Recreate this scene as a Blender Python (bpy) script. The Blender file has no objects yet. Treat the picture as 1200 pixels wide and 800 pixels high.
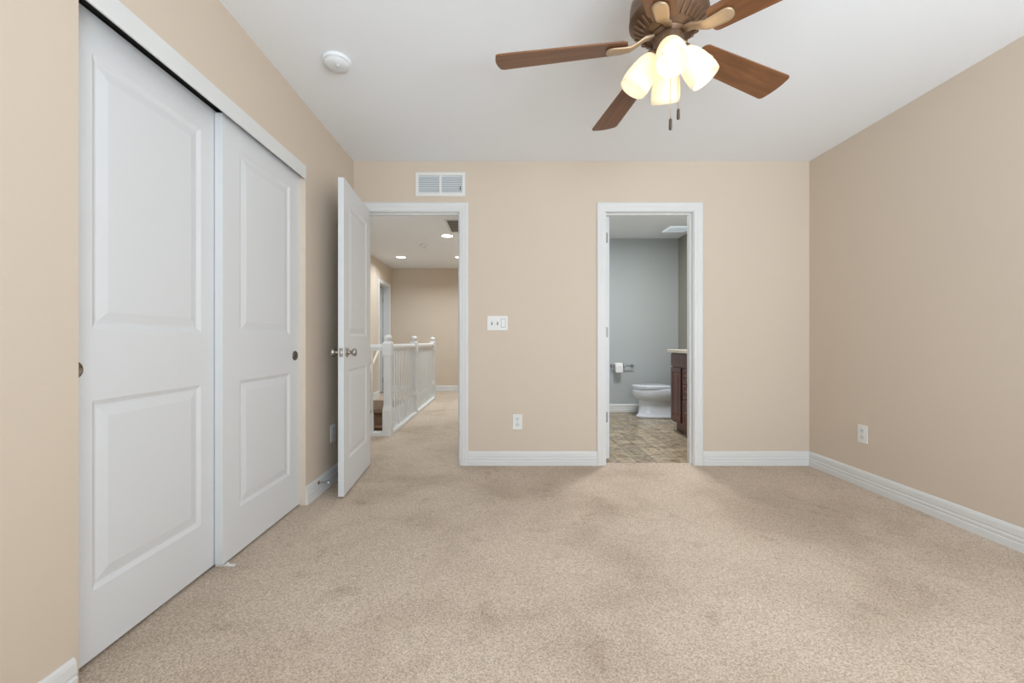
import bpy, bmesh, math, random
from mathutils import Vector, Matrix
PI = math.pi
R = math.radians
random.seed(4)
scene = bpy.context.scene
C = scene.collection

# ------------------------------------------------------------------ camera, world, daylight, exposure
CAM_Z = 0.997
F_PX = 495.0
cam_data = bpy.data.cameras.new('camera')
cam_data.sensor_width = 36.0
cam_data.lens = F_PX / 1200.0 * 36.0
cam_data.shift_x = 10.0 / 1200.0
cam_data.shift_y = -0.5 / 1200.0
cam_data.clip_start = 0.02
cam = bpy.data.objects.new('camera', cam_data)
cam.location = (0, 0, CAM_Z)
cam.rotation_euler = (PI / 2, 0, 0)
C.objects.link(cam)
scene.camera = cam

scene.view_settings.view_transform = 'Standard'
scene.view_settings.look = 'None'
scene.view_settings.gamma = 1.0
scene.view_settings.use_curve_mapping = False
scene.view_settings.exposure = 0.08

world = bpy.data.worlds.new('sky')
scene.world = world
world.use_nodes = True
bg = world.node_tree.nodes['Background']
bg.inputs['Color'].default_value = (0.80, 0.90, 1.0, 1)
bg.inputs['Strength'].default_value = 2.2

WINDOWS = [(0.04, 1.06), (1.20, 2.22)]       # x ranges of the two windows behind the camera
WIN_Z = (0.55, 2.15)
WALL_FRONT_Y = -0.8


def area(name, loc, rot, sx, sy, power, color, shape='RECTANGLE'):
    l = bpy.data.lights.new(name, 'AREA')
    l.shape = shape
    l.size = sx
    l.size_y = sy
    l.energy = power
    l.color = color
    o = bpy.data.objects.new(name, l)
    o.location = loc
    o.rotation_euler = rot
    C.objects.link(o)
    return o


for _a, _b in WINDOWS:
    area('window_daylight', ((_a + _b) / 2, WALL_FRONT_Y - 0.45, sum(WIN_Z) / 2 - 0.2), (R(141), 0, 0),
         _b - _a, WIN_Z[1] - WIN_Z[0], 76, (0.785, 0.895, 1.0))


# ------------------------------------------------------------------ materials
def lin(c):
    return tuple(((v / 255 / 12.92) if v / 255 <= 0.04045 else ((v / 255 + 0.055) / 1.055) ** 2.4) for v in c) + (1,)


def mat(name, rgb, rough=0.5, metal=0.0, bump=None, vary=None, spec=None, emit=None, estr=1.0, coat=0.0):
    m = bpy.data.materials.new(name)
    m.use_nodes = True
    nt = m.node_tree
    b = nt.nodes['Principled BSDF']
    b.inputs['Base Color'].default_value = lin(rgb)
    b.inputs['Roughness'].default_value = rough
    b.inputs['Metallic'].default_value = metal
    if spec is not None:
        b.inputs['Specular IOR Level'].default_value = spec
    if coat:
        b.inputs['Coat Weight'].default_value = coat
    if emit:
        b.inputs['Emission Color'].default_value = lin(emit)
        b.inputs['Emission Strength'].default_value = estr
    tc = nt.nodes.new('ShaderNodeTexCoord')
    if vary:                                   # (scale, second rgb)
        n = nt.nodes.new('ShaderNodeTexNoise')
        n.inputs['Scale'].default_value = vary[0]
        n.inputs['Detail'].default_value = 3
        nt.links.new(tc.outputs['Object'], n.inputs['Vector'])
        mx = nt.nodes.new('ShaderNodeMix')
        mx.data_type = 'RGBA'
        mx.inputs[6].default_value = lin(rgb)
        mx.inputs[7].default_value = lin(vary[1])
        nt.links.new(n.outputs['Fac'], mx.inputs[0])
        nt.links.new(mx.outputs[2], b.inputs['Base Color'])
    if bump:                                   # (scale, strength, distance)
        n = nt.nodes.new('ShaderNodeTexNoise')
        n.inputs['Scale'].default_value = bump[0]
        n.inputs['Detail'].default_value = 4
        nt.links.new(tc.outputs['Object'], n.inputs['Vector'])
        bp = nt.nodes.new('ShaderNodeBump')
        bp.inputs['Strength'].default_value = bump[1]
        bp.inputs['Distance'].default_value = bump[2]
        nt.links.new(n.outputs['Fac'], bp.inputs['Height'])
        nt.links.new(bp.outputs['Normal'], b.inputs['Normal'])
    return m


M = {}
M['wall'] = mat('beige_wall_paint', (218, 202, 184), 0.75, bump=(90, 0.12, 0.004), spec=0.25)
M['bath_wall'] = mat('grey_blue_wall_paint', (182, 187, 186), 0.6, bump=(90, 0.1, 0.004), spec=0.3)
M['ceiling'] = mat('white_ceiling_paint', (245, 247, 249), 0.85, bump=(70, 0.1, 0.004), spec=0.2)
M['white'] = mat('white_trim_paint', (228, 228, 226), 0.38, spec=0.4)
M['door_white'] = mat('white_door_paint', (226, 227, 228), 0.42, spec=0.4, bump=(60, 0.04, 0.002))
M['plate'] = mat('white_plastic', (236, 235, 230), 0.35)
M['detector'] = mat('off_white_plastic', (226, 227, 226), 0.45)
M['slot'] = mat('dark_slot', (60, 58, 55), 0.6)
M['black'] = mat('dark_track', (22, 24, 20), 0.7)
M['nickel'] = mat('satin_nickel', (182, 177, 170), 0.28, 1.0)
M['hinge'] = mat('brushed_hinge_steel', (150, 148, 144), 0.5, 0.6)
M['pull_metal'] = mat('dark_satin_nickel', (128, 120, 112), 0.25, 1.0)
M['chrome'] = mat('chrome', (190, 192, 195), 0.12, 1.0)
M['bronze'] = mat('antique_bronze', (108, 84, 66), 0.38, 0.55, vary=(18, (132, 106, 84)))
M['iron'] = mat('brushed_antique_brass', (176, 150, 120), 0.38, 0.45, vary=(25, (194, 170, 140)))
M['rib'] = mat('light_bronze', (134, 108, 86), 0.4, 0.5)
M['pull'] = mat('pull_fob_bronze', (92, 80, 72), 0.4, 0.6)
M['porcelain'] = mat('white_porcelain', (226, 232, 238), 0.12, coat=0.5)
M['paper'] = mat('white_tissue', (240, 240, 238), 0.9)
M['grille'] = mat('grey_white_grille', (222, 226, 228), 0.5)
M['grille_dark'] = mat('vent_cavity', (150, 156, 158), 0.8)
M['vent_dark'] = mat('brown_vent_cavity', (58, 52, 48), 0.8)
M['counter'] = mat('cream_marble_top', (206, 198, 182), 0.25, vary=(30, (188, 178, 160)))
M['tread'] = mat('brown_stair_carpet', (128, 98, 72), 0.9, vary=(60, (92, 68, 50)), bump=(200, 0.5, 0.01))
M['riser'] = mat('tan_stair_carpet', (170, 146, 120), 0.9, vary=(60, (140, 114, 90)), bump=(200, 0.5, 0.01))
M['bulb'] = mat('lit_bulb', (255, 250, 240), 0.4, emit=(255, 246, 228), estr=1.4)
M['can'] = mat('lit_recessed_lens', (255, 255, 255), 0.4, emit=(255, 250, 242), estr=6.0)


def glass_material():
    m = bpy.data.materials.new('clear_window_glass')
    m.use_nodes = True
    nt = m.node_tree
    nt.nodes.remove(nt.nodes['Principled BSDF'])
    t = nt.nodes.new('ShaderNodeBsdfTransparent')
    g = nt.nodes.new('ShaderNodeBsdfGlossy')
    g.inputs['Roughness'].default_value = 0.02
    x = nt.nodes.new('ShaderNodeMixShader')
    x.inputs[0].default_value = 0.05
    nt.links.new(t.outputs[0], x.inputs[1])
    nt.links.new(g.outputs[0], x.inputs[2])
    nt.links.new(x.outputs[0], nt.nodes['Material Output'].inputs['Surface'])
    return m


M['glass'] = glass_material()


def shade_material():
    m = bpy.data.materials.new('frosted_lamp_glass')
    m.use_nodes = True
    nt = m.node_tree
    b = nt.nodes['Principled BSDF']
    b.inputs['Base Color'].default_value = lin((250, 240, 218))
    b.inputs['Roughness'].default_value = 0.35
    b.inputs['Emission Color'].default_value = lin((255, 243, 218))
    b.inputs['Emission Strength'].default_value = 0.38
    out = nt.nodes['Material Output']
    tr = nt.nodes.new('ShaderNodeBsdfTranslucent')
    tr.inputs['Color'].default_value = lin((255, 244, 222))
    mix = nt.nodes.new('ShaderNodeMixShader')
    mix.inputs[0].default_value = 0.35
    nt.links.new(b.outputs[0], mix.inputs[1])
    nt.links.new(tr.outputs[0], mix.inputs[2])
    nt.links.new(mix.outputs[0], out.inputs['Surface'])
    return m


M['shade'] = shade_material()


def wood_material(name, c1, c2, rough, scale=(3, 40, 40), coat=0.0):
    m = mat(name, c1, rough, coat=coat)
    nt = m.node_tree
    b = nt.nodes['Principled BSDF']
    tc = nt.nodes.new('ShaderNodeTexCoord')
    mp = nt.nodes.new('ShaderNodeMapping')
    mp.inputs['Scale'].default_value = scale
    n = nt.nodes.new('ShaderNodeTexNoise')
    n.inputs['Scale'].default_value = 1.0
    n.inputs['Detail'].default_value = 5
    n.inputs['Distortion'].default_value = 0.6
    rp = nt.nodes.new('ShaderNodeValToRGB')
    rp.color_ramp.elements[0].position = 0.3
    rp.color_ramp.elements[0].color = lin(c2)
    rp.color_ramp.elements[1].position = 0.7
    rp.color_ramp.elements[1].color = lin(c1)
    nt.links.new(tc.outputs['Object'], mp.inputs['Vector'])
    nt.links.new(mp.outputs[0], n.inputs['Vector'])
    nt.links.new(n.outputs['Fac'], rp.inputs['Fac'])
    nt.links.new(rp.outputs['Color'], b.inputs['Base Color'])
    return m


M['blade'] = wood_material('walnut_blade', (138, 92, 56), (102, 65, 40), 0.35)
M['cherry'] = wood_material('dark_cherry_wood', (104, 58, 44), (78, 42, 34), 0.32, (40, 40, 3), coat=0.2)


def carpet_material():
    m = mat('beige_carpet', (194, 180, 164), 0.95, spec=0.1)
    nt = m.node_tree
    b = nt.nodes['Principled BSDF']
    tc = nt.nodes.new('ShaderNodeTexCoord')

    def noise(scale, detail, dist=0.0, rough=0.5):
        n = nt.nodes.new('ShaderNodeTexNoise')
        n.inputs['Scale'].default_value = scale
        n.inputs['Detail'].default_value = detail
        n.inputs['Distortion'].default_value = dist
        n.inputs['Roughness'].default_value = rough
        nt.links.new(tc.outputs['Object'], n.inputs['Vector'])
        return n.outputs['Fac']

    def ramp(fac, stops):
        r = nt.nodes.new('ShaderNodeValToRGB')
        while len(r.color_ramp.elements) < len(stops):
            r.color_ramp.elements.new(0.5)
        for e, (p, c) in zip(r.color_ramp.elements, stops):
            e.position = p
            e.color = lin(c)
        nt.links.new(fac, r.inputs['Fac'])
        return r.outputs['Color']

    def mul(a, bb):
        x = nt.nodes.new('ShaderNodeMix')
        x.data_type = 'RGBA'
        x.blend_type = 'MULTIPLY'
        x.inputs[0].default_value = 1.0
        nt.links.new(a, x.inputs[6])
        nt.links.new(bb, x.inputs[7])
        return x.outputs[2]
    fine = noise(150, 2, 0.0, 0.7)
    vo = nt.nodes.new('ShaderNodeTexVoronoi')
    vo.inputs['Scale'].default_value = 230
    nt.links.new(tc.outputs['Object'], vo.inputs['Vector'])
    sp = nt.nodes.new('ShaderNodeSeparateColor')
    nt.links.new(vo.outputs['Color'], sp.inputs[0])
    av = nt.nodes.new('ShaderNodeMix')
    av.data_type = 'FLOAT'
    av.inputs[0].default_value = 0.42
    nt.links.new(fine, av.inputs[2])
    nt.links.new(sp.outputs[0], av.inputs[3])
    fine = av.outputs[0]
    tuft = ramp(fine, [(0.22, (178, 160, 141)), (0.5, (215, 196, 177)), (0.78, (236, 222, 206))])
    patch = ramp(noise(1.5, 3, 0.3, 0.55), [(0.36, (232, 229, 226)), (0.5, (249, 248, 247)), (0.62, (255, 255, 255))])
    scuff = ramp(noise(5.5, 5, 0.3, 0.7), [(0.3, (234, 231, 228)), (0.43, (255, 255, 255)), (1.0, (255, 255, 255))])
    nt.links.new(mul(mul(tuft, patch), scuff), b.inputs['Base Color'])
    bp = nt.nodes.new('ShaderNodeBump')
    bp.inputs['Strength'].default_value = 0.5
    bp.inputs['Distance'].default_value = 0.012
    nt.links.new(fine, bp.inputs['Height'])
    nt.links.new(bp.outputs['Normal'], b.inputs['Normal'])
    return m


M['carpet'] = carpet_material()


def tile_material():
    m = mat('tan_stone_tile', (180, 164, 140), 0.3)
    nt = m.node_tree
    b = nt.nodes['Principled BSDF']
    tc = nt.nodes.new('ShaderNodeTexCoord')
    br = nt.nodes.new('ShaderNodeTexBrick')
    br.offset = 0.0
    br.inputs['Scale'].default_value = 1.0
    br.inputs['Brick Width'].default_value = 0.158
    br.inputs['Row Height'].default_value = 0.158
    br.inputs['Mortar Size'].default_value = 0.003
    br.inputs['Color1'].default_value = lin((196, 180, 154))
    br.inputs['Color2'].default_value = lin((164, 152, 132))
    br.inputs['Mortar'].default_value = lin((126, 112, 92))
    nt.links.new(tc.outputs['Object'], br.inputs['Vector'])
    n = nt.nodes.new('ShaderNodeTexNoise')
    n.inputs['Scale'].default_value = 14
    n.inputs['Detail'].default_value = 6
    n.inputs['Distortion'].default_value = 1.0
    nt.links.new(tc.outputs['Object'], n.inputs['Vector'])
    rp = nt.nodes.new('ShaderNodeValToRGB')
    rp.color_ramp.elements[0].position = 0.35
    rp.color_ramp.elements[0].color = lin((196, 184, 162))
    rp.color_ramp.elements[1].position = 0.6
    rp.color_ramp.elements[1].color = (1, 1, 1, 1)
    nt.links.new(n.outputs['Fac'], rp.inputs['Fac'])
    x = nt.nodes.new('ShaderNodeMix')
    x.data_type = 'RGBA'
    x.blend_type = 'MULTIPLY'
    x.inputs[0].default_value = 1
    nt.links.new(br.outputs['Color'], x.inputs[6])
    nt.links.new(rp.outputs['Color'], x.inputs[7])
    nt.links.new(x.outputs[2], b.inputs['Base Color'])
    return m


M['tile'] = tile_material()


# ------------------------------------------------------------------ mesh helpers
class MB:
    def __init__(self):
        self.bm = bmesh.new()

    def box(self, x0, x1, y0, y1, z0, z1, bevel=0.0, seg=2, mat_index=0):
        vs = [self.bm.verts.new((x, y, z)) for x in (x0, x1) for y in (y0, y1) for z in (z0, z1)]
        q = [(0, 1, 3, 2), (4, 6, 7, 5), (0, 4, 5, 1), (2, 3, 7, 6), (0, 2, 6, 4), (1, 5, 7, 3)]
        fs = [self.bm.faces.new([vs[i] for i in f]) for f in q]
        for f in fs:
            f.material_index = mat_index
        if bevel > 0:
            es = list({e for f in fs for e in f.edges})
            bmesh.ops.bevel(self.bm, geom=es, offset=bevel, segments=seg, profile=0.5, affect='EDGES')
        return self

    def loop_loft(self, loops, cap0=True, cap1=True, smooth=True):
        rings = [[self.bm.verts.new(p) for p in lp] for lp in loops]
        n = len(rings[0])
        for a, b in zip(rings, rings[1:]):
            for i in range(n):
                j = (i + 1) % n
                f = self.bm.faces.new((a[i], a[j], b[j], b[i]))
                f.smooth = smooth
        if cap0:
            self.bm.faces.new(list(reversed(rings[0])))
        if cap1:
            self.bm.faces.new(rings[-1])
        return self

    def lathe(self, prof, seg=32, origin=(0, 0, 0), mtx=None, smooth=True, closed=False):
        """prof: list of (radius, z)"""
        mtx = mtx or Matrix.Translation(Vector(origin))
        rings = []
        for r, z in prof:
            if r < 1e-6:
                rings.append([self.bm.verts.new(mtx @ Vector((0, 0, z)))])
            else:
                rings.append([self.bm.verts.new(mtx @ Vector((r * math.cos(2 * PI * i / seg), r * math.sin(2 * PI * i / seg), z)))
                              for i in range(seg)])
        pairs = list(zip(rings, rings[1:]))
        if closed:
            pairs.append((rings[-1], rings[0]))
        for a, b in pairs:
            for i in range(seg):
                j = (i + 1) % seg
                if len(a) == 1 and len(b) == 1:
                    continue
                if len(a) == 1:
                    f = self.bm.faces.new((a[0], b[j], b[i]))
                elif len(b) == 1:
                    f = self.bm.faces.new((a[i], a[j], b[0]))
                else:
                    f = self.bm.faces.new((a[i], a[j], b[j], b[i]))
                f.smooth = smooth
        return self

    def tube(self, pts, r, seg=10, caps=True):
        pts = [Vector(p) for p in pts]
        rad = r if isinstance(r, (list, tuple)) else [r] * len(pts)
        loops = []
        up = None
        for i, p in enumerate(pts):
            d = (pts[min(i + 1, len(pts) - 1)] - pts[max(i - 1, 0)]).normalized()
            if up is None:
                up = d.orthogonal().normalized()
            else:
                up = (up - d * up.dot(d)).normalized()
            s = d.cross(up)
            loops.append([p + (up * math.cos(2 * PI * k / seg) + s * math.sin(2 * PI * k / seg)) * rad[i] for k in range(seg)])
        return self.loop_loft(loops, caps, caps)

    def prism(self, outline, z0, z1, mtx=None, bevel=0.0):
        """outline: (x, y) list, extruded z0..z1"""
        mtx = mtx or Matrix.Identity(4)
        a = [self.bm.verts.new(mtx @ Vector((x, y, z0))) for x, y in outline]
        b = [self.bm.verts.new(mtx @ Vector((x, y, z1))) for x, y in outline]
        n = len(a)
        fs = [self.bm.faces.new(list(reversed(a))), self.bm.faces.new(b)]
        for i in range(n):
            j = (i + 1) % n
            fs.append(self.bm.faces.new((a[i], a[j], b[j], b[i])))
        if bevel > 0:
            es = list({e for f in fs[:2] for e in f.edges})
            bmesh.ops.bevel(self.bm, geom=es, offset=bevel, segments=2, profile=0.5, affect='EDGES')
        return self

    def build(self, name, m, parent=None, mtx=None):
        bmesh.ops.recalc_face_normals(self.bm, faces=self.bm.faces)
        me = bpy.data.meshes.new(name)
        if mtx is not None:
            self.bm.transform(mtx)
        self.bm.to_mesh(me)
        self.bm.free()
        for mm in (m if isinstance(m, (list, tuple)) else [m]):
            me.materials.append(mm)
        o = bpy.data.objects.new(name, me)
        C.objects.link(o)
        if parent is not None:
            o.parent = parent
        return o


def tag(o, label=None, cat=None, group=None, kind=None):
    for k, v in (('label', label), ('category', cat), ('group', group), ('kind', kind)):
        if v:
            o[k] = v
    return o


def thing(name, label, cat, loc=(0, 0, 0), rotz=0.0, group=None):
    o = bpy.data.objects.new(name, None)
    o.empty_display_size = 0.1
    o.location = loc
    o.rotation_euler = (0, 0, rotz)
    C.objects.link(o)
    return tag(o, label, cat, group)


def st(o, label, cat):
    return tag(o, label, cat, kind='structure')


# ------------------------------------------------------------------ measures (metres; x right, y away from the camera, z up)
H = 2.44
XL, XR, YB = -1.204, 2.457, 3.393           # bedroom: left wall, right wall, far wall
TW = 0.115                                   # wall thickness
YB2 = YB + TW
CL0, CL1, CLH = 1.197, 2.569, 2.06           # closet opening on the left wall
D1 = (-1.105, -0.356)                        # hall doorway
D2 = (0.824, 1.525)                          # bathroom doorway
DH = 2.034                                   # door head
HXL, HYF = -2.22, 8.39                       # hall left wall, hall far wall
BYF = 5.94                                   # bathroom far wall
JT = 0.018

# ------------------------------------------------------------------ room shell
b = MB()
b.box(-2.0, 2.65, -0.95, 3.464, -0.25, 0)
b.box(-3.8, -0.05, 3.464, 4.50, -0.25, 0)
b.box(-1.215, -0.05, 4.50, 7.12, -0.25, 0)
b.box(-3.8, -0.05, 7.12, 8.6, -0.25, 0)
st(b.build('floor', M['carpet']), 'beige cut pile carpet covering the bedroom floor and the hall', 'carpet floor')
st(MB().box(-0.05, 2.65, 3.464, 6.1, -0.25, -0.002).build('floor_bathroom', M['tile']),
   'tan and grey stone look tile floor of the bathroom behind the right doorway', 'tile floor')
st(MB().box(-3.8, 2.65, -0.95, 8.6, H, H + 0.1).build('ceiling', M['ceiling']), 'flat white painted ceiling', 'ceiling')

b = MB()
b.box(XL - TW, XL, WALL_FRONT_Y, CL0, 0, H)
b.box(XL - TW, XL, CL1, YB, 0, H)
b.box(XL - TW, XL, CL0, CL1, CLH, H)
st(b.build('wall_left', M['wall']), 'beige left wall around the white sliding closet doors', 'wall')

b = MB()
hh = DH + JT
b.box(-2.4, D1[0] - JT, YB, YB2, 0, H)
b.box(D1[0] - JT, D1[1] + JT, YB, YB2, hh, H)
b.box(D1[1] + JT, D2[0] - JT, YB, YB2, 0, H)
b.box(D2[0] - JT, D2[1] + JT, YB, YB2, hh, H)
b.box(D2[1] + JT, XR + TW, YB, YB2, 0, H)
for f in b.bm.faces:
    f.normal_update()
    c = f.calc_center_median()
    if c.y > YB2 - 1e-4 and c.x > 0.6:
        f.material_index = 1
wb = b.build('wall_back', [M['wall'], M['bath_wall']])
st(wb, 'beige far wall with the two white cased doorways', 'wall')
st(MB().box(XR, XR + TW, WALL_FRONT_Y, YB, 0, H).build('wall_right', M['wall']), 'plain beige right wall with one low outlet', 'wall')

b = MB()
xs = [XL - TW, WINDOWS[0][0], WINDOWS[0][1], WINDOWS[1][0], WINDOWS[1][1], XR + TW]
for i in range(5):
    if i % 2 == 0:
        b.box(xs[i], xs[i + 1], WALL_FRONT_Y - TW, WALL_FRONT_Y, 0, H)
    else:
        b.box(xs[i], xs[i + 1], WALL_FRONT_Y - TW, WALL_FRONT_Y, 0, WIN_Z[0])
        b.box(xs[i], xs[i + 1], WALL_FRONT_Y - TW, WALL_FRONT_Y, WIN_Z[1], H)
st(b.build('wall_front', M['wall']), 'beige wall with two windows behind the camera', 'wall')
for n, (a, c) in enumerate(WINDOWS):
    z0, z1 = WIN_Z
    b = MB()
    y0, y1 = WALL_FRONT_Y - 0.09, WALL_FRONT_Y - 0.04
    b.box(a, a + 0.05, y0, y1, z0, z1)
    b.box(c - 0.05, c, y0, y1, z0, z1)
    b.box(a + 0.05, c - 0.05, y0, y1, z0, z0 + 0.05)
    b.box(a + 0.05, c - 0.05, y0, y1, z1 - 0.05, z1)
    b.box((a + c) / 2 - 0.02, (a + c) / 2 + 0.02, y0, y1, z0 + 0.05, z1 - 0.05)
    w = b.build('window_%d' % (n + 1), M['white'])
    MB().box(a + 0.05, c - 0.05, y0 + 0.022, y0 + 0.026, z0 + 0.05, z1 - 0.05).build('pane', M['glass'], w)
    st(w, 'white framed window behind the camera, %s one' % ('left' if n == 0 else 'right'), 'window')

# closet box behind the sliding doors
b = MB()
b.box(-1.98, -1.90, 1.0, 2.75, 0, H)
b.box(-1.90, XL - TW, 1.0, 1.06, 0, H)
b.box(-1.90, XL - TW, 2.69, 2.75, 0, H)
st(b.build('wall_closet', M['wall']), 'beige inner walls of the closet behind the sliding doors', 'wall')

# hall walls
b = MB()
HD = (7.56, 8.20)
b.box(HXL - TW, HXL, YB2, HD[0] - JT, -2.6, H)
b.box(HXL - TW, HXL, HD[0] - JT, HD[1] + JT, DH + JT, H)
b.box(HXL - TW, HXL, HD[0] - JT, HD[1] + JT, -2.6, -0.25)
b.box(HXL - TW, HXL, HD[1] + JT, HYF, -2.6, H)
# cut the floor slab out of the landing stretch
st(b.build('wall_hall_left', M['wall']), 'beige left wall of the hall beyond the stairwell', 'wall')
st(MB().box(-3.8, -0.05, HYF, HYF + TW, 0, H).build('wall_hall_back', M['wall']), 'beige far end wall of the hall', 'wall')
st(MB().box(-0.2, -0.05, YB2, HYF, 0, H).build('wall_hall_right', M['wall']), 'beige right wall of the hall', 'wall')
b = MB()
b.box(-3.8, -3.7, 6.6, HYF, 0, H)
b.box(-3.7, HXL - TW, 6.6, 6.7, 0, H)
st(b.build('wall_side_room', M['wall']), 'beige walls of the room off the far end of the hall', 'wall')
b = MB()
b.box(HXL, -1.215, 4.38, 4.50, -2.6, -0.25)
b.box(-1.215, -1.10, 4.38, 7.12, -2.6, -0.25)
st(b.build('wall_stairwell', M['wall']), 'beige walls of the stairwell below the hall floor', 'wall')
# bathroom walls
st(MB().box(0.5, XR + TW, BYF, BYF + TW, 0, H).build('wall_bathroom_back', M['bath_wall']), 'grey blue far wall of the bathroom behind the toilet', 'wall')
st(MB().box(XR, XR + TW, YB2, BYF, 0, H).build('wall_bathroom_right', mat('darker_taupe_wall', (158, 155, 144), 0.6)), 'grey right wall of the bathroom above the vanity', 'wall')  # darker and warmer than the other bathroom walls
st(MB().box(0.5, 0.615, YB2, BYF, 0, H).build('wall_bathroom_left', M['bath_wall']), 'grey left wall of the bathroom', 'wall')

# ------------------------------------------------------------------ trim
BASE_PROF = [(0, 0), (0.0155, 0), (0.0155, 0.036), (0.012, 0.041), (0.012, 0.044), (0.0145, 0.048), (0.0145, 0.058),
             (0.010, 0.063), (0.010, 0.067), (0.0125, 0.071), (0.0115, 0.098), (0.008, 0.108), (0.004, 0.113), (0, 0.114)]


def baseboard(name, segs, label):
    """segs: (start xy, end xy, outward normal xy)"""
    b = MB()
    for (p, q, n) in segs:
        loops = []
        for e in (p, q):
            loops.append([(e[0] + n[0] * t, e[1] + n[1] * t, z) for t, z in BASE_PROF])
        b.loop_loft(loops, smooth=False)
    return st(b.build(name, M['white']), label, 'baseboard')


CW = 0.069                                   # casing width
CR = 0.005
baseboard('baseboard_left', [((XL, WALL_FRONT_Y), (XL, CL0 - 0.016), (1, 0)), ((XL, CL1), (XL, YB - 0.0155), (1, 0))],
          'white moulded baseboard along the left wall either side of the closet')
baseboard('baseboard_back', [((D1[1] + CR + CW, YB), (D2[0] - CR - CW, YB), (0, -1)), ((D2[1] + CR + CW, YB), (XR, YB), (0, -1))],
          'white moulded baseboard along the far wall between the doorways')
baseboard('baseboard_right', [((XR, WALL_FRONT_Y), (XR, YB - 0.0155), (-1, 0))], 'white moulded baseboard along the right wall')
baseboard('baseboard_hall', [((HXL, HYF), (-0.2, HYF), (0, -1)), ((-0.2, YB2), (-0.2, HYF - 0.0155), (-1, 0)),
                             ((HXL, HD[1] + 0.075), (HXL, HYF - 0.0155), (1, 0)), ((HXL, 7.14), (HXL, HD[0] - 0.075), (1, 0))],
          'white baseboard around the far end of the hall')
baseboard('baseboard_bathroom', [((0.615, BYF), (XR, BYF), (0, -1))], 'white baseboard under the grey bathroom wall')

CAS_PROF = [(0, 0), (0, 0.009), (0.006, 0.011), (0.018, 0.0115), (0.022, 0.014), (0.040, 0.0145), (0.046, 0.017), (0.060, 0.0175),
            (0.066, 0.015), (CW, 0.012), (CW, 0)]


def casing_mesh(b, x0, x1, top, plane, nrm, axis='x'):
    """three-sided mitred casing on a wall plane. axis 'x': runs along x on plane y; 'y': runs along y on plane x"""
    def P(u, z, t):
        return (u, plane + nrm * t, z) if axis == 'x' else (plane + nrm * t, u, z)
    loops = []
    for (u, z, su, sz) in ((x0, 0, -1, 0), (x0, top, -1, 1), (x1, top, 1, 1), (x1, 0, 1, 0)):
        loops.append([P(u + su * w, z + sz * w, t) for w, t in CAS_PROF])
    b.loop_loft(loops, smooth=False)


def door_frame(name, d, label, stop_y):
    """jamb liner, stops and casings of a doorway in the far wall"""
    b = MB()
    casing_mesh(b, d[0] - CR, d[1] + CR, DH + CR, YB, -1)
    casing_mesh(b, d[0] - CR, d[1] + CR, DH + CR, YB2, 1)
    b.box(d[0] - JT, d[0], YB, YB2, 0, DH + JT)
    b.box(d[1], d[1] + JT, YB, YB2, 0, DH + JT)
    b.box(d[0], d[1], YB, YB2, DH, DH + JT)
    s0, s1 = stop_y
    b.box(d[0], d[0] + 0.011, s0, s1, 0, DH)
    b.box(d[1] - 0.011, d[1], s0, s1, 0, DH)
    b.box(d[0] + 0.011, d[1] - 0.011, s0, s1, DH - 0.011, DH)
    return st(b.build(name, M['white']), label, 'door frame')


door_frame('trim_1', D1, 'white casing around the left doorway to the hall', (YB + 0.038, YB + 0.075))
door_frame('trim_2', D2, 'white casing around the right doorway to the bathroom', (YB + 0.040, YB + 0.077))
b = MB()
casing_mesh(b, HD[0] - CR, HD[1] + CR, DH + CR, HXL, 1, 'y')
b.box(HXL - TW, HXL, HD[0] - JT, HD[0], 0, DH + JT)
b.box(HXL - TW, HXL, HD[1], HD[1] + JT, 0, DH + JT)
b.box(HXL - TW, HXL, HD[0], HD[1], DH, DH + JT)
st(b.build('trim_3', M['white']), 'white casing of the small doorway at the far end of the hall', 'door frame')
# closet fascia, hidden track and far return
b = MB()
b.box(XL - 0.003, XL + 0.004, CL0, CL1, 1.98, CLH, bevel=0.0015)
fas = st(b.build('trim_4', M['white']), 'white fascia board over the sliding closet doors', 'fascia')
b = MB()
b.box(XL - 0.115, XL - 0.015, CL0, CL1, 2.022, CLH - 0.001)
b.build('sliding_track', M['black'], fas)
b = MB()
b.box(XL - 0.034, XL + 0.002, CL1 - 0.004, CL1 + 0.001, 0.0, 1.98)
st(b.build('trim_5', mat('cream_return_paint', (224, 210, 192), 0.6)), 'cream return at the far side of the closet opening', 'trim')


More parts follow.
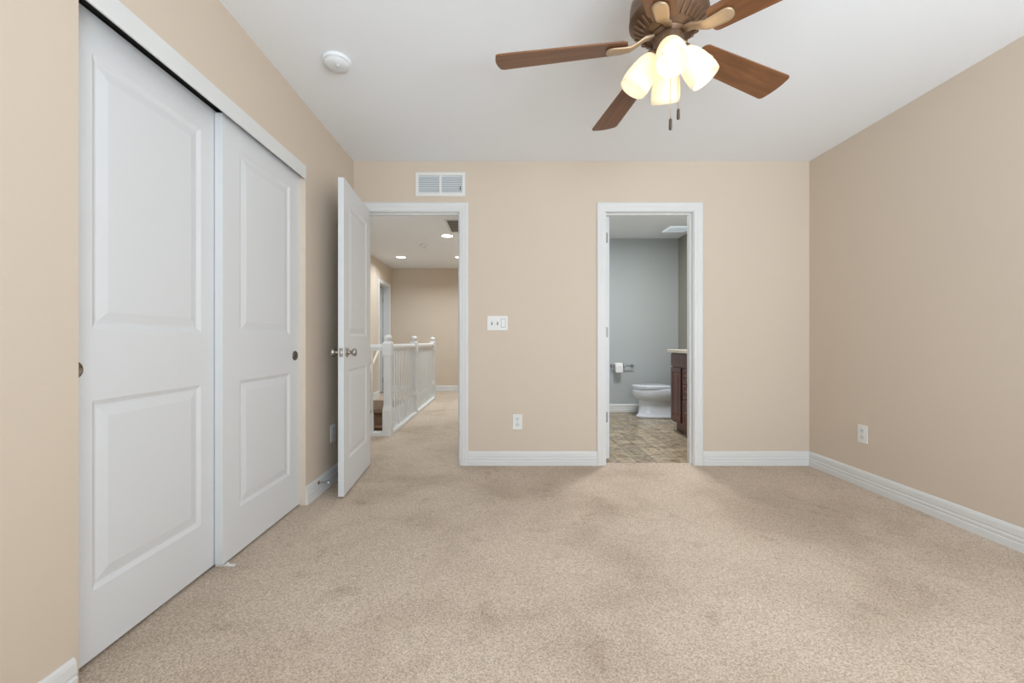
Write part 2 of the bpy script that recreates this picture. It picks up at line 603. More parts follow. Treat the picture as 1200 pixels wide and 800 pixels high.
# ------------------------------------------------------------------ panelled doors
def panel_slab(b, W, Hh, T, panels, both=True, prof=((0.016, -0.008), (0.022, -0.008), (0.055, -0.0015))):
    """slab in u (0..W), n (0..T), v (0..Hh); front face n=0 looks to -n; panels: (u0,u1,v0,v1)"""
    us = sorted({0, W, *[p[0] for p in panels], *[p[1] for p in panels]})
    vs = sorted({0, Hh, *[p[2] for p in panels], *[p[3] for p in panels]})

    def face_side(n, sgn):
        for i in range(len(us) - 1):
            for j in range(len(vs) - 1):
                u0, u1, v0, v1 = us[i], us[i + 1], vs[j], vs[j + 1]
                hit = any(abs(p[0] - u0) < 1e-6 and abs(p[1] - u1) < 1e-6 and abs(p[2] - v0) < 1e-6 and abs(p[3] - v1) < 1e-6 for p in panels)
                ring = [(u0, v0), (u1, v0), (u1, v1), (u0, v1)]
                prev = [b.bm.verts.new((u, n, v)) for u, v in ring]
                if hit:
                    for ins, dep in prof:
                        cur = [b.bm.verts.new((u0 + ins if k in (0, 3) else u1 - ins, n - sgn * -dep * -1 if False else n - sgn * dep,
                                               v0 + ins if k in (0, 1) else v1 - ins)) for k in range(4)]
                        for k in range(4):
                            m2 = (k + 1) % 4
                            b.bm.faces.new((prev[k], prev[m2], cur[m2], cur[k]))
                        prev = cur
                b.bm.faces.new(prev)
    face_side(0.0, 1)
    if both:
        face_side(T, -1)
    else:
        v = [b.bm.verts.new(p) for p in ((0, T, 0), (W, T, 0), (W, T, Hh), (0, T, Hh))]
        b.bm.faces.new(v)
    for a, c in (((0, 0), (0, Hh)), ((W, 0), (W, Hh)), ((0, 0), (W, 0)), ((0, Hh), (W, Hh))):
        v = [b.bm.verts.new(p) for p in ((a[0], 0, a[1]), (c[0], 0, c[1]), (c[0], T, c[1]), (a[0], T, a[1]))]
        b.bm.faces.new(v)
    bmesh.ops.remove_doubles(b.bm, verts=b.bm.verts, dist=1e-5)


def frame_mtx(origin, udir, ndir):
    u = Vector(udir).normalized()
    n = Vector(ndir).normalized()
    m = Matrix.Identity(4)
    for i in range(3):
        m[i][0], m[i][1], m[i][2], m[i][3] = u[i], n[i], (0, 0, 1)[i], origin[i]
    return m


def flush_pull(parent, loc, r=0.028):
    b = MB()
    m = Matrix.Translation(Vector(loc)) @ Matrix.Rotation(PI / 2, 4, 'Y')
    b.lathe([(0, 0.0006), (r * 0.35, 0.0009), (r * 0.6, 0.0026), (r * 0.8, 0.0060), (r * 0.86, 0.0072), (r * 0.95, 0.0064), (r, 0.002), (r, 0.0)], 32, mtx=m)
    return b.build('flush_pull', M['pull_metal'], parent)


CDH = 2.003


def closet_door(name, xface, y0, y1, top, label, pull_y):
    W = y1 - y0
    z0 = 0.012
    hgt = top - z0
    b = MB()
    s = 0.120
    panel_slab(b, W, hgt, 0.035, [(s, W - s, 0.22 - z0, 0.812 - z0), (s, W - s, 1.035 - z0, 1.890 - z0)])
    # u along +y, front normal -n must look to +x  ->  n direction -x
    o = b.build(name, M['door_white'], None, frame_mtx((xface, y0, z0), (0, 1, 0), (-1, 0, 0)))
    st(o, label, 'closet door')
    flush_pull(o, (xface, pull_y, 0.911))
    return o


closet_door('door_3', -1.276, 1.19, 1.902, 2.014, 'white two panel sliding closet door, the nearer one set back behind the other', 1.250)
closet_door('door_4', -1.237, 1.861, 2.566, 2.003, 'white two panel sliding closet door, the farther one in front', 2.502)
b = MB()
b.box(-1.275, -1.190, 1.868, 1.880, 0.0, 0.007, 0.001)
b.box(-1.231, -1.221, 1.866, 1.884, 0.0, 0.014, 0.002)
tag(b.build('floor_guide', M['plate']), 'small white plastic guide on the carpet under the closet doors', 'door guide')


def knob_parts(b, m):
    """rosette + neck + knob along +z of m"""
    b.lathe([(0, 0), (0.032, 0), (0.032, 0.004), (0.026, 0.009), (0.014, 0.011), (0.011, 0.018), (0.011, 0.030), (0.018, 0.035),
             (0.026, 0.044), (0.027, 0.052), (0.023, 0.060), (0.012, 0.064), (0, 0.065)], 28, mtx=m)


# bedroom door, open about 86 degrees
p_h = Vector((-1.068, 3.382, 0.012))
p_f = Vector((-1.011, 2.676, 0.012))
ud = (p_f - p_h)
DW = ud.length
ud.normalize()
nd = Vector((0, 0, 1)).cross(ud)              # candidate normal
if nd.x > 0:
    nd = -nd                                  # thickness goes to the left
b = MB()
DHH = 2.022
panel_slab(b, DW, DHH, 0.036, [(0.115, DW - 0.115, 0.21, 0.80), (0.115, DW - 0.115, 1.02, 1.90)])
dm = frame_mtx(p_h, ud, nd)
door = st(b.build('door_1', M['door_white'], None, dm), 'white two panel bedroom door standing open toward the closet', 'door')
kz = 0.925 - 0.012
for sgn, n0 in ((-1, 0.0), (1, 0.036)):
    b = MB()
    kp = dm @ Vector((DW - 0.062, n0, kz))
    ax = nd * sgn
    q = ax.to_track_quat('Z', 'Y').to_matrix().to_4x4()
    knob_parts(b, Matrix.Translation(kp) @ q)
    b.build('door_knob', M['nickel'], door)
b = MB()
b.box(DW, DW + 0.0015, 0.006, 0.030, kz - 0.028, kz + 0.028)
b.box(DW + 0.0015, DW + 0.008, 0.012, 0.024, kz - 0.011, kz + 0.011, 0.002)
b.build('latch_plate', M['nickel'], door, dm)
for hz in (0.19, 1.0, 1.81):
    b = MB()
    hp = dm @ Vector((-0.002, 0.040, 0))
    b.lathe([(0, -0.045), (0.006, -0.045), (0.006, 0.045), (0, 0.045)], 12, origin=(hp.x, hp.y, hz))
    b.build('hinge', M['nickel'], door)

# bathroom door, folded open into the bathroom
b = MB()
m2 = frame_mtx((0.880, YB2 + 0.004, 0.022), (0, 1, 0), (-1, 0, 0))
panel_slab(b, 0.700, 2.008, 0.036, [(0.115, 0.585, 0.20, 0.79), (0.115, 0.585, 1.01, 1.89)])
bdoor = st(b.build('door_2', M['door_white'], None, m2), 'white bathroom door folded open, only its hinged edge showing', 'door')
for zz in (0.365, 1.07, 1.855):
    b = MB()
    b.box(0.851, 0.866, YB2 - 0.001, YB2 + 0.004, zz - 0.042, zz + 0.042)
    b.lathe([(0, -0.044), (0.006, -0.044), (0.006, 0.044), (0, 0.044)], 12, origin=(0.846, YB2 + 0.0005, zz))
    b.build('hinge', M['hinge'], bdoor)
b = MB()
knob_parts(b, Matrix.Translation(Vector((0.880, YB2 + 0.642, 0.93))) @ Matrix.Rotation(PI / 2, 4, 'Y'))
b.build('door_knob', M['nickel'], bdoor)

# door of the room off the hall, open into that room
b = MB()
m3 = frame_mtx((HXL - TW - 0.004, 8.150, 0.015), (-1, 0, 0), (0, 1, 0))
panel_slab(b, 0.630, 2.012, 0.036, [(0.11, 0.52, 0.20, 0.79), (0.11, 0.52, 1.01, 1.89)])
hdoor = st(b.build('door_5', M['door_white'], None, m3), 'white door standing open in the small doorway at the far end of the hall', 'door')
for zz in (0.25, 1.03, 1.80):
    b = MB()
    b.lathe([(0, -0.05), (0.008, -0.05), (0.008, 0.05), (0, 0.05)], 12, origin=(HXL - TW + 0.006, 8.165, zz))
    b.build('hinge', M['nickel'], hdoor)

# ------------------------------------------------------------------ ceiling fan
FX, FY = 0.624, 1.599
fan = thing('ceiling_fan', 'bronze ceiling fan with five walnut blades and four lit glass shades', 'ceiling fan', (FX, FY, H))


def fz(z):
    return z - H


b = MB()
b.lathe([(0, fz(H)), (0.078, fz(H)), (0.080, fz(2.425)), (0.072, fz(2.395)), (0.040, fz(2.37)), (0.030, fz(2.365)), (0, fz(2.365))], 40)
b.build('ceiling_canopy', M['bronze'], fan)
b = MB()
b.lathe([(0.0, fz(2.372)), (0.016, fz(2.372)), (0.016, fz(2.325)), (0.0, fz(2.325))], 20)
b.build('downrod', M['bronze'], fan)
b = MB()
b.lathe([(0, fz(2.335)), (0.034, fz(2.335)), (0.060, fz(2.327)), (0.100, fz(2.315)), (0.126, fz(2.295)), (0.130, fz(2.285)), (0.136, fz(2.282)),
         (0.139, fz(2.268)), (0.141, fz(2.24)), (0.139, fz(2.222)), (0.143, fz(2.216)), (0.143, fz(2.208)), (0.136, fz(2.203)),
         (0.128, fz(2.193)), (0.110, fz(2.178)), (0.088, fz(2.168)), (0.084, fz(2.163)), (0.072, fz(2.164)), (0.070, fz(2.161)), (0, fz(2.161))], 56)
motor = b.build('motor_housing', M['bronze'], fan)
b = MB()
for k in range(30):
    a = 2 * PI * k / 30
    m = Matrix.Rotation(a, 4, 'Z') @ Matrix.Translation((0.109, 0, fz(2.1800))) @ Matrix.Rotation(R(-34), 4, 'Y')
    bb = MB()
    bb.box(-0.021, 0.021, -0.0042, 0.0042, -0.006, 0.004, 0.0015)
    bb.bm.transform(m)
    me = bpy.data.meshes.new('tmp')
    bb.bm.to_mesh(me)
    bb.bm.free()
    b.bm.from_mesh(me)
    bpy.data.meshes.remove(me)
b.build('vent_ribs', M['rib'], motor)
b = MB()
b.lathe([(0, fz(2.161)), (0.058, fz(2.161)), (0.062, fz(2.157)), (0.062, fz(2.152)), (0.047, fz(2.150)), (0.047, fz(2.146)),
         (0.053, fz(2.144)), (0.055, fz(2.138)), (0.054, fz(2.07)), (0.050, fz(2.055)), (0.035, fz(2.045)), (0.022, fz(2.036)), (0.010, fz(2.026)), (0, fz(2.024))], 40)
b.build('light_fitter', M['bronze'], fan)


def blade_outline():
    r0, r1, w0, w1 = 0.150, 0.662, 0.052, 0.069
    pts = []

    def arc(cx, cy, r, a0, a1, n=6):
        return [(cx + r * math.cos(R(a0 + (a1 - a0) * k / n)), cy + r * math.sin(R(a0 + (a1 - a0) * k / n))) for k in range(n + 1)]
    pts += arc(r0 + 0.02, -w0 + 0.02, 0.02, 180, 270)
    pts += arc(r1 - 0.022, -w1 + 0.016, 0.016, 270, 345)
    pts += [(r1, -w1 * 0.4), (r1 + 0.002, 0), (r1, w1 * 0.4)]
    pts += arc(r1 - 0.022, w1 - 0.016, 0.016, 15, 90)
    pts += arc(r0 + 0.02, w0 - 0.02, 0.02, 90, 180)
    return pts


PITCH = R(-12)
BZ = 2.126
for k in range(5):
    ang = R(26 + 72 * k)
    b = MB()
    b.prism(blade_outline(), -0.003, 0.003, bevel=0.001)
    bl = b.build('fan_blade', M['blade'], fan)
    bl.location = (0, 0, fz(BZ))
    bl.rotation_euler = (PITCH, 0, ang)
    # blade iron: arm from the hub and a rounded plate under the blade
    b = MB()
    secs = [(0.052, 0.016, 0.026, 0.007), (0.085, 0.016, 0.022, 0.007), (0.115, 0.019, 0.004, 0.006), (0.140, 0.023, -0.008, 0.005), (0.162, 0.026, -0.0095, 0.005),
            (0.200, 0.029, -0.0095, 0.005), (0.212, 0.0275, -0.0095, 0.005), (0.221, 0.023, -0.0095, 0.005), (0.227, 0.016, -0.0095, 0.005), (0.2295, 0.008, -0.0095, 0.0045), (0.230, 0.002, -0.0095, 0.004)]
    loops = []
    for x, w, z, t in secs:
        loops.append([(x, w * math.cos(2 * PI * i / 16), z + t * (1 if math.sin(2 * PI * i / 16) > 0 else -1) * abs(math.sin(2 * PI * i / 16)) ** 0.5)
                      for i in range(16)])
    b.loop_loft(loops)
    ir = b.build('blade_iron', M['iron'], bl)

for k in range(4):
    phi = R(-106 + 90 * k)
    tilt = R(34)
    # local -z is the shade axis
    m = Matrix.Rotation(phi, 4, 'Z') @ Matrix.Translation((0.055, 0, fz(2.080))) @ Matrix.Rotation(-tilt, 4, 'Y')
    outer = [(0.024, 0.004), (0.033, -0.006), (0.043, -0.028), (0.050, -0.056), (0.0545, -0.088), (0.0555, -0.112), (0.053, -0.134)]
    inner = [(r - 0.003, z + (0.0 if i else 0.0)) for i, (r, z) in enumerate(outer)][::-1]
    b = MB()
    b.lathe(outer + inner, 36, mtx=m, closed=True)
    sh = b.build('lamp_shade', M['shade'], fan)
    b = MB()
    b.lathe([(0, 0.022), (0.018, 0.022), (0.028, 0.012), (0.030, 0.0), (0.026, -0.004), (0.0, -0.004)], 24, mtx=m)
    b.build('shade_holder', M['bronze'], sh)
    b = MB()
    b.lathe([(0, -0.006), (0.013, -0.010), (0.014, -0.030), (0.022, -0.048), (0.027, -0.066), (0.025, -0.082), (0.016, -0.094), (0, -0.098)], 24, mtx=m)
    b.build('light_bulb', M['bulb'], sh)
    l = bpy.data.lights.new('fan_lamp', 'POINT')
    l.energy = 0.015
    l.color = (1.0, 0.90, 0.76)
    l.shadow_soft_size = 0.02
    lo = bpy.data.objects.new('fan_lamp', l)
    C.objects.link(lo)
    lo.location = Vector((FX, FY, H)) + (m @ Vector((0, 0, -0.122)))

for px, py, top, f0, f1 in ((0.0, -0.02, 2.035, 1.828, 1.786), (0.046, 0.02, 2.06, 1.886, 1.846)):
    b = MB()
    b.tube([(px, py, fz(top)), (px, py, fz(f0))], 0.0011, 6)
    pc = b.build('pull_chain', M['iron'], fan)
    b = MB()
    b.lathe([(0, fz(f0 + 0.002)), (0.003, fz(f0)), (0.0055, fz(f0 - 0.004)), (0.006, fz(f1 + 0.006)), (0.0045, fz(f1)), (0, fz(f1 - 0.001))], 14,
            origin=(px, py, 0))
    b.build('pull_fob', M['pull'], pc)

# ------------------------------------------------------------------ small fixtures of the bedroom
sd = thing('smoke_detector', 'round white smoke detector on the bedroom ceiling near the closet', 'smoke detector', (-0.857, 2.17, H))
b = MB()
b.lathe([(0, 0), (0.070, 0), (0.071, -0.010), (0.066, -0.014), (0, -0.014)], 40)
b.build('base_plate', M['ceiling'], sd)
b = MB()
b.lathe([(0, -0.014), (0.062, -0.014), (0.062, -0.026), (0.056, -0.036), (0.030, -0.041), (0, -0.042)], 40)
cov = b.build('cover', M['detector'], sd)
b = MB()
b.lathe([(0, -0.040), (0.010, -0.040), (0.010, -0.044), (0, -0.045)], 20, origin=(0.012, -0.018, 0))
b.build('test_button', M['grille'], cov)

vx0, vx1, vz0, vz1 = -0.706, -0.305, 2.158, 2.350
vent = thing('return_air_vent', 'white louvred air vent in the far wall above the left doorway', 'air vent', ((vx0 + vx1) / 2, YB, vz0))
vw, vh = (vx1 - vx0) / 2, vz1 - vz0
b = MB()
fr = 0.026
b.box(-vw, vw, -0.009, 0, 0, fr, 0.002)
b.box(-vw, vw, -0.009, 0, vh - fr, vh, 0.002)
b.box(-vw, -vw + fr, -0.009, 0, fr - 0.001, vh - fr + 0.001, 0.002)
b.box(vw - fr, vw, -0.009, 0, fr - 0.001, vh - fr + 0.001, 0.002)
b.box(-0.010, 0.010, -0.009, 0, fr - 0.001, vh - fr + 0.001, 0.002)
b.build('vent_frame', M['plate'], vent)
b = MB()
b.box(-vw + fr, vw - fr, -0.001, 0, fr, vh - fr)
b.build('vent_backing', M['grille_dark'], vent)
nl = 8
for k in range(nl):
    zc = fr + (vh - 2 * fr) * (k + 0.5) / nl
    b = MB()
    for s0, s1 in ((-vw + fr, -0.010), (0.010, vw - fr)):
        o = [(-0.0078, zc - 0.0085), (-0.0068, zc - 0.0085), (-0.0012, zc + 0.0065), (-0.0022, zc + 0.0065)]
        b.loop_loft([[(s0, y, z) for y, z in o], [(s1, y, z) for y, z in o]], smooth=False)
    b.build('louvre', M['grille'], vent)
b = MB()
b.box(vw - fr - 0.018, vw - fr - 0.012, -0.013, -0.007, 0.050, 0.075, 0.001)
b.build('damper_lever', M['slot'], vent)


def wall_box(name, label, cat, loc, rotz, group=None):
    """Empty on a wall; local x along the wall, local -y out of the wall"""
    return thing(name, label, cat, loc, rotz, group)


def outlet(label, loc, rotz):
    o = wall_box('wall_outlet', label, 'wall outlet', loc, rotz, 'white wall outlets low on the bedroom walls')
    b = MB()
    b.box(-0.039, 0.039, -0.006, 0, -0.061, 0.061, 0.003)
    b.build('cover_plate', M['plate'], o)
    for s in (-1, 1):
        b = MB()
        prof = []
        for k in range(20):
            a = 2 * PI * k / 20
            prof.append((max(-0.0165, min(0.0165, 0.0195 * math.cos(a))), s * 0.0225 + 0.0150 * math.sin(a)))
        b.loop_loft([[(x, -0.006, z) for x, z in prof], [(x, -0.0085, z) for x, z in prof]], smooth=False)
        r = b.build('receptacle', M['grille'], o)
        b = MB()
        b.box(-0.0075, -0.0050, -0.0092, -0.0084, s * 0.0225, s * 0.0225 + 0.008)
        b.box(0.0050, 0.0075, -0.0092, -0.0084, s * 0.0225 + 0.001, s * 0.0225 + 0.008)
        b.lathe([(0, 0), (0.0022, 0), (0.0022, 0.0008), (0, 0.0008)], 10,
                mtx=Matrix.Translation((0, -0.0084, s * 0.0225 - 0.006)) @ Matrix.Rotation(PI / 2, 4, 'X'))
        b.build('slots', M['slot'], r)
    b = MB()
    b.lathe([(0, 0), (0.003, 0), (0.003, 0.001), (0, 0.0015)], 12, mtx=Matrix.Translation((0, -0.006, 0)) @ Matrix.Rotation(PI / 2, 4, 'X'))
    b.build('screw', M['nickel'], o)
    return o


outlet('white double outlet on the far wall between the two doorways', (0.112, YB, 0.349), 0)
outlet('white double outlet low on the right wall', (XR, 2.886, 0.362), -PI / 2)
outlet('white double outlet low on the left wall beside the open door', (XL, 2.975, 0.350), PI / 2)

sw = wall_box('light_switch', 'white three gang light switch plate on the far wall', 'light switch', (-0.0475, YB, 1.141), 0)
b = MB()
b.box(-0.0825, 0.0825, -0.006, 0, -0.058, 0.058, 0.003)
b.build('cover_plate', M['plate'], sw)
for sx in (-0.046, 0.0):
    b = MB()
    b.box(sx - 0.0055, sx + 0.0055, -0.0066, -0.0060, -0.013, 0.013)
    b.build('toggle_slot', M['slot'], sw)
    b = MB()
    o = [(sx - 0.004, -0.0066, -0.004), (sx + 0.004, -0.0066, -0.004), (sx + 0.004, -0.0066, 0.008), (sx - 0.004, -0.0066, 0.008)]
    t = [(sx - 0.003, -0.019, 0.006), (sx + 0.003, -0.019, 0.006), (sx + 0.003, -0.018, 0.012), (sx - 0.003, -0.018, 0.012)]
    b.loop_loft([o, t], smooth=False)
    b.build('toggle', M['plate'], sw)
b = MB()
b.box(0.046 - 0.018, 0.046 + 0.018, -0.0068, -0.0058, -0.035, 0.035, 0.0003)
b.build('rocker_surround', M['grille_dark'], sw)
b = MB()
b.box(0.046 - 0.0155, 0.046 + 0.0155, -0.0095, -0.0066, -0.032, 0.032, 0.001)
b.build('rocker', M['plate'], sw)

# spring door stop on the left baseboard
ds = thing('door_stop', 'small metal door stop with a white tip on the left baseboard', 'door stop', (XL + 0.0118, 2.722, 0.085))
b = MB()
my = Matrix.Rotation(PI / 2, 4, 'Y')
b.lathe([(0, 0), (0.011, 0), (0.011, 0.004), (0.006, 0.008), (0, 0.008)], 16, mtx=my)
b.build('mounting_base', M['bronze'], ds)
b = MB()
b.tube([(0.007 + 0.053 * i / 90, 0.0042 * math.cos(i * 0.9), 0.0042 * math.sin(i * 0.9)) for i in range(91)], 0.0012, 5)
b.build('spring', M['nickel'], ds)
b = MB()
b.lathe([(0, 0.058), (0.006, 0.058), (0.0065, 0.067), (0.004, 0.071), (0, 0.072)], 14, mtx=my)
b.build('rubber_tip', M['plate'], ds)

# ------------------------------------------------------------------ hall: stairs, railing, ceiling fixtures
b = MB()
TR, RS = 0.262, 0.19
for k in range(1, 10):
    y1 = 7.12 - TR * (k - 1)
    y0 = y1 - TR
    z = -RS * k
    b.box(HXL + 0.002, -1.217, y0, y1, z - 0.25, z, mat_index=1)
    b.box(HXL + 0.002, -1.217, y0 - 0.022, y1, z, z + 0.028, mat_index=0)
st(b.build('staircase', [M['tread'], M['riser']]), 'brown carpeted stairs going down behind the white railing', 'stairs')

rail = thing('stair_railing', 'white railing with turned newel posts around the stairwell in the hall', 'railing', (-1.227, 4.47, 0))


def newel(x, y, hgt=1.065):
    b = MB()

    def sq(w, z):
        return [(-w + x, -w + y, z), (w + x, -w + y, z), (w + x, w + y, z), (-w + x, w + y, z)]
    loops = [sq(0.046, 0), sq(0.046, 0.27), sq(0.040, 0.30), sq(0.036, 0.33), sq(0.036, 0.80), sq(0.040, 0.83), sq(0.046, 0.85),
             sq(0.046, 0.975), sq(0.038, 0.985), sq(0.033, 0.995)]
    b.loop_loft(loops, smooth=False)
    b.lathe([(0, 0.99), (0.030, 0.99), (0.026, 1.003), (0.030, 1.012), (0.040, 1.022), (0.043, 1.036), (0.034, 1.054), (0.016, 1.064), (0, hgt)], 24, origin=(x, y, 0))
    o = b.build('newel_post', M['white'], rail)
    o.location = (-rail.location.x, -rail.location.y, 0)
    return o


def in_rail(o):
    o.location = (-rail.location.x, -rail.location.y, 0)
    return o


NX, NYS = -1.222, (4.47, 5.77, 7.28)
for y in NYS:
    newel(NX, y)
newel(-2.172, 4.47)


def rail_loops(p, q, z0, z1, w):
    d = (Vector(q) - Vector(p)).normalized()
    s = Vector((-d.y, d.x, 0))
    prof = [(-w * 0.6, z0), (w * 0.6, z0), (w * 0.75, z0 + (z1 - z0) * 0.3), (w, z0 + (z1 - z0) * 0.5), (w * 0.9, z0 + (z1 - z0) * 0.85), (w * 0.5, z1),
            (-w * 0.5, z1), (-w * 0.9, z0 + (z1 - z0) * 0.85), (-w, z0 + (z1 - z0) * 0.5), (-w * 0.75, z0 + (z1 - z0) * 0.3)]
    return [[(e[0] + s.x * u, e[1] + s.y * u, z) for u, z in prof] for e in (p, q)]


spans = [((NX, NYS[0] + 0.045), (NX, NYS[1] - 0.045), 10), ((NX, NYS[1] + 0.045), (NX, NYS[2] - 0.045), 12),
         ((NX - 0.045, 4.47), (-2.127, 4.47), 6)]
for (p, q, nb) in spans:
    b = MB()
    b.loop_loft(rail_loops(p, q, 0.895, 0.962, 0.030), smooth=False)
    in_rail(b.build('handrail', M['white'], rail))
    b = MB()
    dx, dy = q[0] - p[0], q[1] - p[1]
    if abs(dx) > abs(dy):
        b.box(q[0], p[0], 4.47 - 0.055, 4.47 + 0.045, 0, 0.040, 0.004)
    else:
        b.box(NX - 0.04, NX + 0.055, p[1], q[1], 0, 0.040, 0.004)
    in_rail(b.build('base_board', M['white'], rail))
    for k in range(nb):
        t = (k + 1) / (nb + 1)
        x, y = p[0] + dx * t, p[1] + dy * t

        def sq(w, z):
            return [(-w + x, -w + y, z), (w + x, -w + y, z), (w + x, w + y, z), (-w + x, w + y, z)]
        b = MB()
        b.loop_loft([sq(0.013, 0.040), sq(0.013, 0.22), sq(0.0085, 0.25), sq(0.0075, 0.60), sq(0.0085, 0.84), sq(0.0085, 0.896)], smooth=False)
        in_rail(b.build('baluster', M['white'], rail))

hr = thing('wall_handrail', 'cream handrail sloping down along the left stairwell wall', 'handrail', (HXL, 7.3, 0.84))
b = MB()
b.tube([(0.06, 0.10, 0.06), (0.06, 0.0, 0.0), (0.06, -2.2, -1.45)], 0.024, 12)
b.build('rail', mat('cream_paint', (232, 218, 198), 0.45), hr)
for t in (0.1, 0.9):
    b = MB()
    y, z = -2.2 * t, -1.45 * t
    b.tube([(0.0, y, z - 0.06), (0.045, y, z - 0.05), (0.06, y, z - 0.02)], 0.007, 8)
    b.build('bracket', M['nickel'], hr)

for (x, y, lab) in ((-0.771, 5.78, 'round recessed ceiling light in the hall, the nearest and largest'),
                    (-1.757, 7.25, 'round recessed ceiling light in the hall, the left one over the stairwell'),
                    (-0.745, 7.25, 'round recessed ceiling light in the hall, half hidden by the right door casing')):
    rl = thing('recessed_light', lab, 'recessed light', (x, y, H), 0, 'recessed lights in the hall ceiling')
    b = MB()
    b.lathe([(0.078, 0), (0.095, 0), (0.095, -0.004), (0.078, -0.007)], 36, closed=True)
    b.build('trim_ring', M['plate'], rl)
    b = MB()
    b.lathe([(0, -0.001), (0.078, -0.001), (0.078, -0.005), (0, -0.006)], 36)
    b.build('lens', M['can'], rl)
    a = area('hall_area_light', (x, y, H - 0.012), (0, 0, 0), 0.15, 0.15, 7 if x < -1 else 13, (0.82, 0.93, 1.0), 'DISK')
    a.data.spread = R(150)

_fill = area('hall_area_light', (-0.76, 4.31, H - 0.012), (0, 0, 0), 0.15, 0.15, 3, (0.86, 0.94, 1.0), 'DISK')  # added light without a fixture, brightens the near railing
_fill.data.spread = R(120)
area('hall_fill_light', (HXL + 0.03, 3.95, 1.45), (0, R(-115), 0), 0.8, 0.6, 10, (0.82, 0.92, 1.0))  # added area light, no window here; brightens the newel and hall ceiling

hv = thing('ceiling_vent', 'dark slatted air vent in the hall ceiling above the doorway view', 'air vent', (-0.49, 5.30, H))
b = MB()
b.box(-0.19, 0.19, -0.27, 0.27, -0.001, 0)
b.build('vent_backing', M['vent_dark'], hv)
b = MB()
for (x0, x1, y0, y1) in ((-0.215, 0.215, -0.295, -0.27), (-0.215, 0.215, 0.27, 0.295), (-0.215, -0.19, -0.27, 0.27), (0.19, 0.215, -0.27, 0.27)):
    b.box(x0, x1, y0, y1, -0.008, 0, 0.001)
b.build('vent_frame', M['grille'], hv)
for k in range(7):
    yc = -0.27 + 0.54 * (k + 0.5) / 7
    b = MB()
    o = [(yc + 0.012, -0.0075), (yc + 0.016, -0.0075), (yc, -0.001), (yc - 0.004, -0.001)]
    b.loop_loft([[(-0.19, y, z) for y, z in o], [(0.19, y, z) for y, z in o]], smooth=False)
    b.build('slat', mat('brown_slat', (150, 142, 134), 0.6) if k == 0 else bpy.data.materials['brown_slat'], hv)

hs = thing('ceiling_sensor', 'faint flat white sensor disc on the hall ceiling between the lights', 'smoke detector', (-1.19, 6.35, H))
b = MB()
b.lathe([(0, 0), (0.068, 0), (0.068, -0.016), (0.05, -0.022), (0, -0.024)], 32)
b.build('housing', M['ceiling'], hs)
b = MB()
b.lathe([(0, -0.022), (0.030, -0.023), (0.030, -0.032), (0.02, -0.035), (0, -0.035)], 24)
b.build('sensor_cap', M['grille'], hs)

# ------------------------------------------------------------------ bathroom
TY = 5.55
toilet = thing('toilet', 'white toilet with closed lid half hidden by the vanity', 'toilet', (2.05, TY, 0))


def egg(xf, xb, w, z, n=36, back=0.35):
    """egg outline: round front at xf (low x), squarer back at xb"""
    cx = xf + (xb - xf) * 0.52
    pts = []
    for i in range(n):
        a = 2 * PI * i / n
        c, s = math.cos(a), math.sin(a)
        if c < 0:
            x = cx + (cx - xf) * c
            y = w * s
        else:
            x = cx + (xb - cx) * (abs(c) ** 0.6)
            y = w * (1 if s > 0 else -1) * (abs(s) ** 0.75)
        pts.append((x - 2.05, y, z))
    return pts


b = MB()
b.loop_loft([egg(1.742, 2.34, 0.115, 0.0), egg(1.742, 2.34, 0.115, 0.020), egg(1.756, 2.335, 0.108, 0.032), egg(1.772, 2.33, 0.100, 0.05),
             egg(1.778, 2.33, 0.096, 0.10), egg(1.780, 2.33, 0.095, 0.20), egg(1.774, 2.33, 0.100, 0.222), egg(1.752, 2.33, 0.122, 0.238),
             egg(1.726, 2.33, 0.150, 0.256), egg(1.704, 2.33, 0.168, 0.285),
             egg(1.692, 2.33, 0.177, 0.330), egg(1.690, 2.33, 0.180, 0.372), egg(1.698, 2.33, 0.176, 0.384)])
b.build('bowl', M['porcelain'], toilet)
b = MB()
b.loop_loft([egg(1.692, 2.18, 0.180, 0.385), egg(1.686, 2.18, 0.184, 0.389), egg(1.686, 2.18, 0.184, 0.396), egg(1.692, 2.18, 0.180, 0.400)])
b.build('seat', M['porcelain'], toilet)
b = MB()
b.loop_loft([egg(1.696, 2.18, 0.178, 0.403), egg(1.690, 2.18, 0.182, 0.407), egg(1.690, 2.18, 0.182, 0.416), egg(1.705, 2.17, 0.170, 0.422),
             egg(1.80, 2.10, 0.09, 0.426)])
b.build('lid', M['porcelain'], toilet)
b = MB()
b.box(2.280 - 2.05, 2.445 - 2.05, -0.175, 0.175, 0.386, 0.745, 0.02, 3)
tk = b.build('tank', M['porcelain'], toilet)
b = MB()
b.tube([(2.279 - 2.05, -0.12, 0.70), (2.265 - 2.05, -0.12, 0.70), (2.261 - 2.05, -0.07, 0.695)], 0.006, 8)
b.build('flush_lever', M['chrome'], tk)
b = MB()
b.box(2.272 - 2.05, 2.448 - 2.05, -0.183, 0.183, 0.746, 0.782, 0.01, 3)
b.build('tank_lid', M['porcelain'], toilet)
for s in (-1, 1):
    b = MB()
    b.box(2.185 - 2.05, 2.21 - 2.05, s * 0.08 - 0.02, s * 0.08 + 0.02, 0.386, 0.415, 0.005)
    b.build('lid_hinge', M['porcelain'], toilet)

van = thing('bathroom_vanity', 'dark cherry wood vanity with pale top along the right bathroom wall', 'vanity', (2.16, 4.14, 0))
VX, VY0, VY1 = 1.896, 3.53, 4.752


def vl(o):
    o.location = (-2.16, -4.14, 0)
    return o


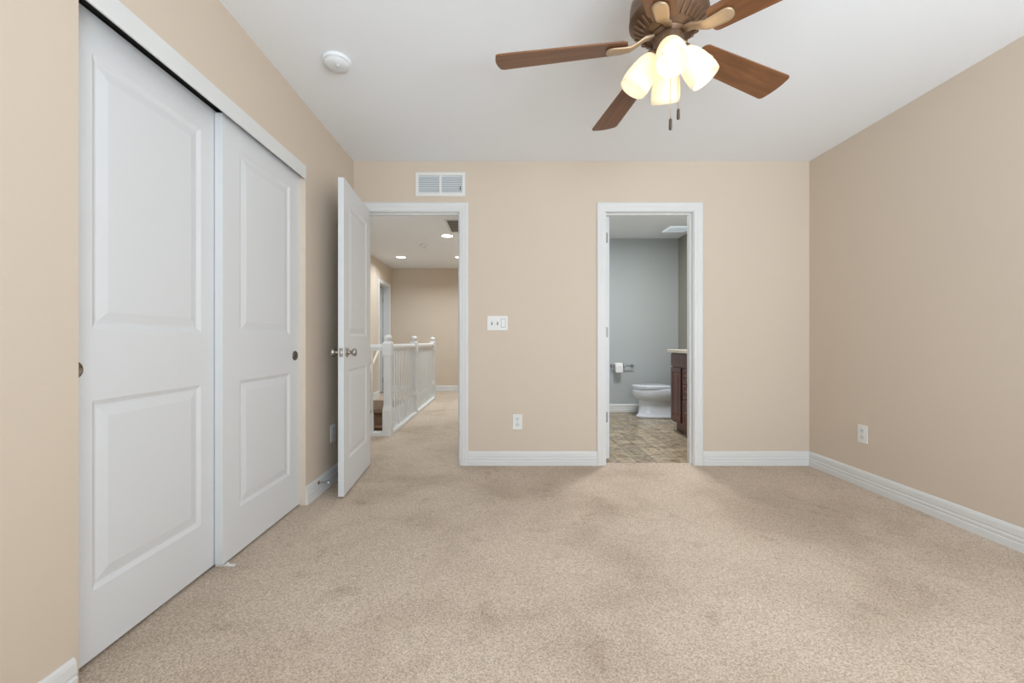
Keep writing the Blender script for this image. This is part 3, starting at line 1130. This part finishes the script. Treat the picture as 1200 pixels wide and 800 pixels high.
b = MB()
b.box(VX, XR - 0.003, VY0, VY1, 0.105, 0.868, 0.002)
b.box(VX + 0.05, XR - 0.003, VY0, VY1 - 0.015, 0.001, 0.105)
vl(b.build('cabinet_body', M['cherry'], van))
PV = ((0.009, -0.005), (0.014, -0.005), (0.030, 0.0))


def vfront(name, y0, y1, z0, z1, s):
    b = MB()
    W, hh2 = y1 - y0, z1 - z0
    prof = ((0.006, -0.006), (0.010, -0.006), (0.022, -0.001)) if s else ()
    panel_slab(b, W, hh2, 0.0195, [(s, W - s, s, hh2 - s)] if s else [], both=False, prof=prof)
    # front looks to -x: n direction +x
    o = b.build(name, M['cherry'], van, frame_mtx((VX - 0.020, y0, z0), (0, 1, 0), (1, 0, 0)))
    return vl(o)


def bow_pull(parent, y, z, vertical=False):
    b = MB()
    pts = []
    for k in range(9):
        t = k / 8
        off = 0.024 * math.sin(PI * t) ** 0.6 if 0 < t < 1 else 0
        a = (t - 0.5) * 0.10
        pts.append((VX - 0.020 - off, y + (0 if vertical else a), z + (a if vertical else 0)))
    b.tube(pts, 0.004, 8)
    return b.build('pull', M['nickel'], parent)


b = MB()
b.box(VX - 0.019, VX - 0.0005, VY0 + 0.02, VY1 - 0.016, 0.722, 0.860, 0.003)
vl(b.build('apron_panel', M['cherry'], van))
d = vfront('cabinet_door', 4.478, 4.735, 0.125, 0.705, 0.05)
dd = vfront('cabinet_door', 3.56, 3.90, 0.125, 0.705, 0.05)
for z0, z1 in ((0.555, 0.705), (0.395, 0.545), (0.125, 0.385)):
    f = vfront('drawer', 3.93, 4.425, z0, z1, 0.03)
    bow_pull(f, 4.30, (z0 + z1) / 2 + 0.01)
b = MB()
b.box(1.846, XR - 0.003, VY0 - 0.015, VY1 + 0.02, 0.869, 0.905, 0.006, 3)
ct = vl(b.build('countertop', M['counter'], van))
b = MB()
b.box(XR - 0.024, XR - 0.003, VY0 - 0.015, VY1 + 0.02, 0.905, 0.985, 0.003)
b.build('backsplash', M['counter'], ct)

ph = thing('paper_holder', 'chrome wall bar for toilet paper on the grey bathroom wall', 'toilet paper holder', (1.66, BYF, 0.652))
b = MB()
b.tube([(-0.155, -0.07, 0), (0.155, -0.07, 0)], 0.008, 12)
b.build('bar', M['chrome'], ph)
for sx in (-0.14, 0.03, 0.145):
    b = MB()
    b.lathe([(0, 0), (0.024, 0), (0.024, 0.005), (0.012, 0.010), (0.009, 0.016), (0.009, 0.062), (0.013, 0.068), (0.013, 0.078), (0, 0.08)], 20,
            mtx=Matrix.Translation((sx, 0, 0)) @ Matrix.Rotation(PI / 2, 4, 'X'))
    b.build('post', M['chrome'], ph)
b = MB()
mroll = Matrix.Rotation(PI / 2, 4, 'Y')
b.lathe([(0.020, -0.05), (0.056, -0.05), (0.057, -0.048), (0.057, 0.048), (0.056, 0.05), (0.020, 0.05)], 36, mtx=mroll, closed=True)
# loose sheet hanging at the front
b.box(-0.05, 0.05, -0.0578, -0.0568, -0.075, 0.0)
ro = tag(b.build('toilet_paper_roll', M['paper']), 'white toilet paper roll hanging on the chrome bar', 'toilet paper')
ro.location = (1.595, BYF - 0.07, 0.640)

ef = thing('exhaust_fan', 'square lit grille in the bathroom ceiling', 'ceiling fixture', (2.235, 5.44, H))
b = MB()
b.box(-0.14, 0.14, -0.135, 0.135, -0.012, 0, 0.004)
b.build('cover', mat('lit_lens', (240, 246, 250), 0.4, emit=(225, 240, 250), estr=0.35), ef)
for k in range(5):
    b = MB()
    y = -0.10 + 0.05 * k
    b.box(-0.12, 0.12, y - 0.006, y + 0.006, -0.017, -0.0125, 0.001)
    b.build('slat', M['grille'], ef)
area('bathroom_fill_light', (1.55, 4.35, H - 0.06), (0, 0, 0), 0.4, 0.4, 33, (0.97, 0.98, 1.0))  # added fill light with no fixture, evens out the bathroom brightness
